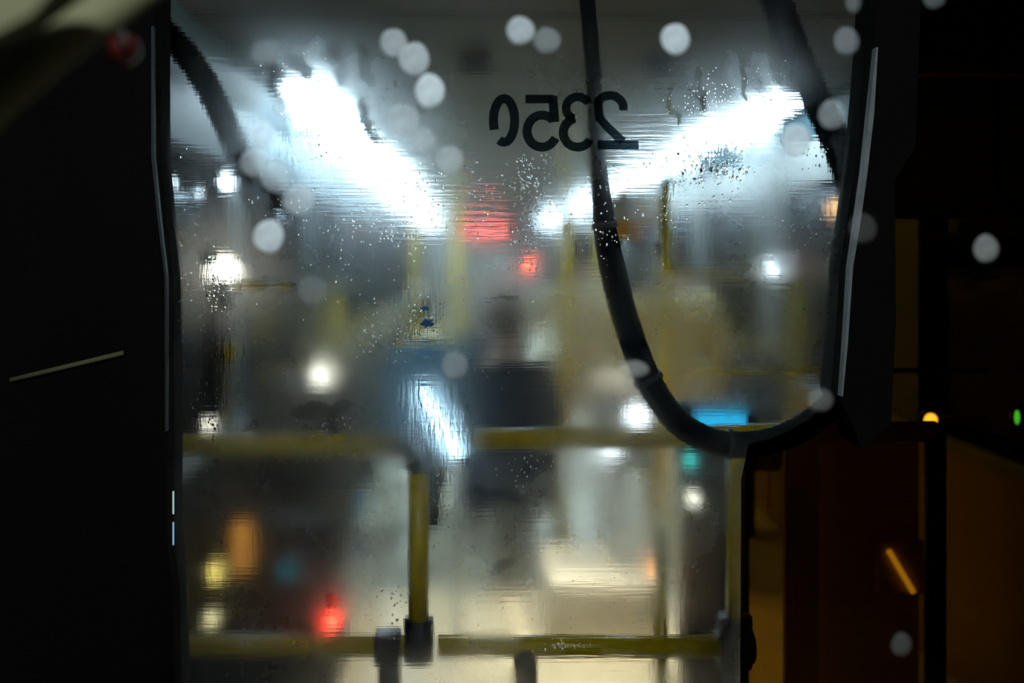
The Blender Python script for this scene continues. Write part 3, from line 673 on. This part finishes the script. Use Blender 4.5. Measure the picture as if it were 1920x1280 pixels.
obj('bracket', tb([(.0, .0, 0), (P(1248, 0, 4.5).x - .024 - P(1168, 0, 4.55).x, -.05, 0)], .014, 8), 'yellow', b_, True)
b_ = boxy(1222, 395, 5.1, 46, 46, 'rust', 'ticket_validator', 'rust brown box between the orange validator and slim pole', 'validator')
obj('bracket', tb([(.0, .0, .0), (0, 0, ZC - P(0, 395, 5.1).z)], .012, 8), 'yellow', b_, True)
# ticket machine on a stand, centre right
x0 = P(1165, 0, 3.9).x
t_ = thing('ticket_machine', 'grey ticket machine on a stand with two white lights, left of the cable bend', 'machine', (x0, 3.9, 0))
def loc(px, py, D, y=0): v = P(px, py, D); return V((v.x - x0, y, v.z))
obj('stand', tb([(0, .05, 0), (0, .05, .7)], .03), 'greyplastic', t_, True)
bm = bmesh.new(); box(bm, (-.10, .0, .66), (.13, .12, 1.03), .02); obj('body', bm, 'greyplastic', t_, True)
bm = bmesh.new(); box(bm, (-.12, -.012, .94), (.14, .0, 1.02), .005); obj('top_plate', bm, 'cream', t_, True)
for px, py, r in ((1195, 778, .026), (1140, 835, .026)):
    bm = bmesh.new(); ell(bm, loc(px, py, 3.9, -.01), (r, .02, r * .8)); obj('light', bm, emit('white_lens', (.85, .95, 1), 11), t_, True)  # emissive spots stand in for bright white reflections
# second machine with cyan screen
x0 = P(1350, 0, 3.0).x; zc = P(0, 792, 3.0).z
t_ = thing('ticket_machine', 'dark ticket machine with a glowing cyan screen inside the cable loop', 'machine', (x0, 3.0, 0))
obj('stand', tb([(0, .08, 0), (0, .08, zc - .05)], .025), 'shell', t_, True)
bm = bmesh.new(); box(bm, (-.12, .0, zc - .16), (.12, .1, zc + .06), .02); obj('body', bm, 'shell', t_, True)
bm = bmesh.new(); box(bm, (-.085, .02, 0), (.10, .22, zc - .17), .02); obj('pedestal', bm, 'darkbrown', t_, True)
bm = bmesh.new(); box(bm, (-.075, -.008, zc - .05), (.075, .0, zc + .035), .004); obj('screen', bm, emit('cyan_screen', (.02, .42, .75), 1.1), t_)
bm = bmesh.new(); ell(bm, (P(1292, 0, 3.0).x - x0, -.01, P(0, 862, 3.0).z), (.016, .012, .02)); obj('button', bm, emit('teal_button', (.05, .7, .65), 1.6), t_, True)
bm = bmesh.new(); ell(bm, (P(1298, 0, 3.0).x - x0, -.01, P(0, 933, 3.0).z), (.008, .008, .006)); obj('light', bm, emit('warm_dot', (1, 1, .8), 16), t_, True)
obj('side_bracket', bxb((P(1280, 0, 3.0).x - x0, .0, P(0, 945, 3).z), (P(1310, 0, 3).x - x0, .03, P(0, 850, 3).z), .004), 'shell', t_)
t_ = thing('wall_cabinet', 'dark brown cabinet high on the right behind the tinted glass', 'cabinet', (XR, 2.4, 1.62))
obj('body', bxb((-.42, -.8, 0), (0, .85, ZC - 1.62), .015), 'darkbrown', t_); obj('door', bxb((-.432, -.75, .03), (-.42, .02, ZC - 1.66), .004), 'darkbrown', t_); obj('door', bxb((-.432, .04, .03), (-.42, .8, ZC - 1.66), .004), 'darkbrown', t_)  # made-up box keeping the view behind the upper tinted glass dark
for x, y, l in ((.02, 3.75, 'recessed warm ceiling downlight left of the cable, over the bare floor'), (.72, 3.8, 'recessed warm ceiling downlight right of the cable, over the cream locker')):
    t_ = thing('ceiling_downlight', l, 'light', (x, y, ZC - .005))
    bm = bmesh.new(); tube(bm, [(0, 0, -.05), (0, 0, 0)], .06, 20, cap=False); tube(bm, [(0, 0, -.05), (0, 0, 0)], .055, 20, cap=False); obj('housing', bm, 'clamp', t_, True)
    sd = bpy.data.lights.new('downlight_bulb', 'SPOT'); so = bpy.data.objects.new('downlight_bulb', sd); C.objects.link(so); so.parent = t_; so.location = (0, 0, -.03)
    sd.energy = 130; sd.color = (1, .90, .70); sd.spot_size = math.radians(46); sd.spot_blend = .6; sd.shadow_soft_size = .04  # spots and housings made up to brighten the floor
# cream locker on the floor, centre right
xa, xb = P(1030, 0, 3.75).x, P(1245, 0, 3.75).x
t_ = thing('floor_locker', 'low cream locker box standing on the floor right of the centre seat', 'box', ((xa + xb) / 2, 3.75, 0)); w = (xb - xa) / 2
bm = bmesh.new(); box(bm, (-w, 0, 0), (w, .5, .27), .015); obj('body', bm, 'cream', t_, True)
obj('door', bxb((-w + .03, -.012, .04), (w - .06, .0, .24), .004), 'cream', t_, True)
bm = bmesh.new(); ell(bm, (w - .09, -.02, .14), (.014, .01, .02)); obj('latch', bm, 'chrome', t_, True)
c = P(1232, 1065, 3.55)
bm = bmesh.new(); t_ = thing('indicator_lamp', 'small orange lamp on a short stem beside the cream locker', 'lamp', (c.x, 3.55, 0))
obj('stem', tb([(0, 0, 0), (0, 0, c.z)], .012), 'shell', t_, True); ell(bm, (0, -.01, c.z), (.018, .016, .02)); obj('lens', bm, emit('orange_lens', (1, .35, .04), 7), t_, True)
# dark equipment box at lower left with red and teal lights
t_ = thing('equipment_box', 'low dark equipment box at the lower left with a glowing red lamp', 'box', (-.62, 3.25, 0))
bm = bmesh.new(); box(bm, (-.28, 0, 0), (.17, .45, .62), .02); obj('body', bm, 'darkbrown', t_, True)
for px, py, r, col, s, n_ in ((622, 1164, .022, (1, .06, .03), 9, 'red_lamp'), (630, 1122, .012, (1, .03, .02), 2, 'red_lamp'), (541, 1068, .009, (.0, .6, .8), 2.2, 'teal_lamp'), (672, 1030, .02, (.1, .2, .6), .12, 'blue_lamp')):
    v = P(px, py, 3.24); bm = bmesh.new(); ell(bm, (v.x + .62, -.008, v.z), (r, .012, r * (1.3 if n_ == 'blue_lamp' else 1))); o = obj(n_, bm, emit(n_, col, s), t_, True)
# slanted emissive line standing in for a reflection on glass
a, b = P(792, 728, 4.3), P(858, 852, 3.7)
t_ = thing('tube_light', 'slim slanted white light tube rising left of the navy coat', 'light', b)
obj('tube', tb([a - b, V((0, 0, 0))], [.007, .011], 10), emit('tube_glow', (.5, .80, 1), 12), t_, True)
obj('bracket', tb([V((0, 0, 0)), V((0, .05, -b.z))], .012, 8), 'chrome', t_, True); obj('bracket', tb([a - b, a - b + V((-.0, .05, -a.z))], .010, 8), 'chrome', t_, True)
# cream column at the floor centre left, amber columns at right
# o = obj('cream_panel', bxb((P(803, 0, 3.3).x, 3.3, 0), (P(893, 0, 3.3).x, 3.34, P(0, 925, 3.3).z), .01), 'cream'); tag(o, 'upright cream panel standing on the floor right of the yellow upright', 'panel')
for px, D, w, h, l in ((1505, 3.2, 34, 1.0, 'amber brown upright panel behind the tinted glass, left one'), (1630, 3.3, 95, .95, 'wide amber brown upright panel behind the tinted glass')):
    o = obj('divider_panel', bxb((P(px - w, 0, D).x, D, 0), (P(px + w, 0, D).x, D + .03, h), .01), 'brown'); tag(o, l, 'panel')
t_ = thing('slanted_handle', 'short slanted yellow metal handle behind the tinted glass at lower right', 'handle', P(1690, 1065, 3.26))
obj('bar', tb([(-.045, -.01, .06), (.035, -.01, -.075)], .009, 10), emit('handle_marker_glow', (1, .8, .25), 2.2), t_, True)  # bar glows to stand in for a yellow streak of light
obj('base', bxb((-.08, .0, -.09), (.08, .04, .09), .01), 'brown', t_, True)
for px, py, r, l in ((797, 578, 7, 'upper blue speck of a torn sticker on the fogged pane'), (801, 606, 12, 'lower blue speck of a torn sticker on the fogged pane')):
    v = P(px, py, 1.495); n = 14; pp = [(v.x + px2m(r, 1.5) * (1 + .3 * math.sin(k * 2.3 + px)) * math.cos(2 * math.pi * k / n), v.z + .6 * px2m(r, 1.5) * (1 + .3 * math.cos(k * 3.1)) * math.sin(2 * math.pi * k / n)) for k in range(n)]
    o = obj('sticker', prism(pp, 1.4955, 1.4965), 'blue'); tag(o, l, 'sticker', 'blue specks of sticker')
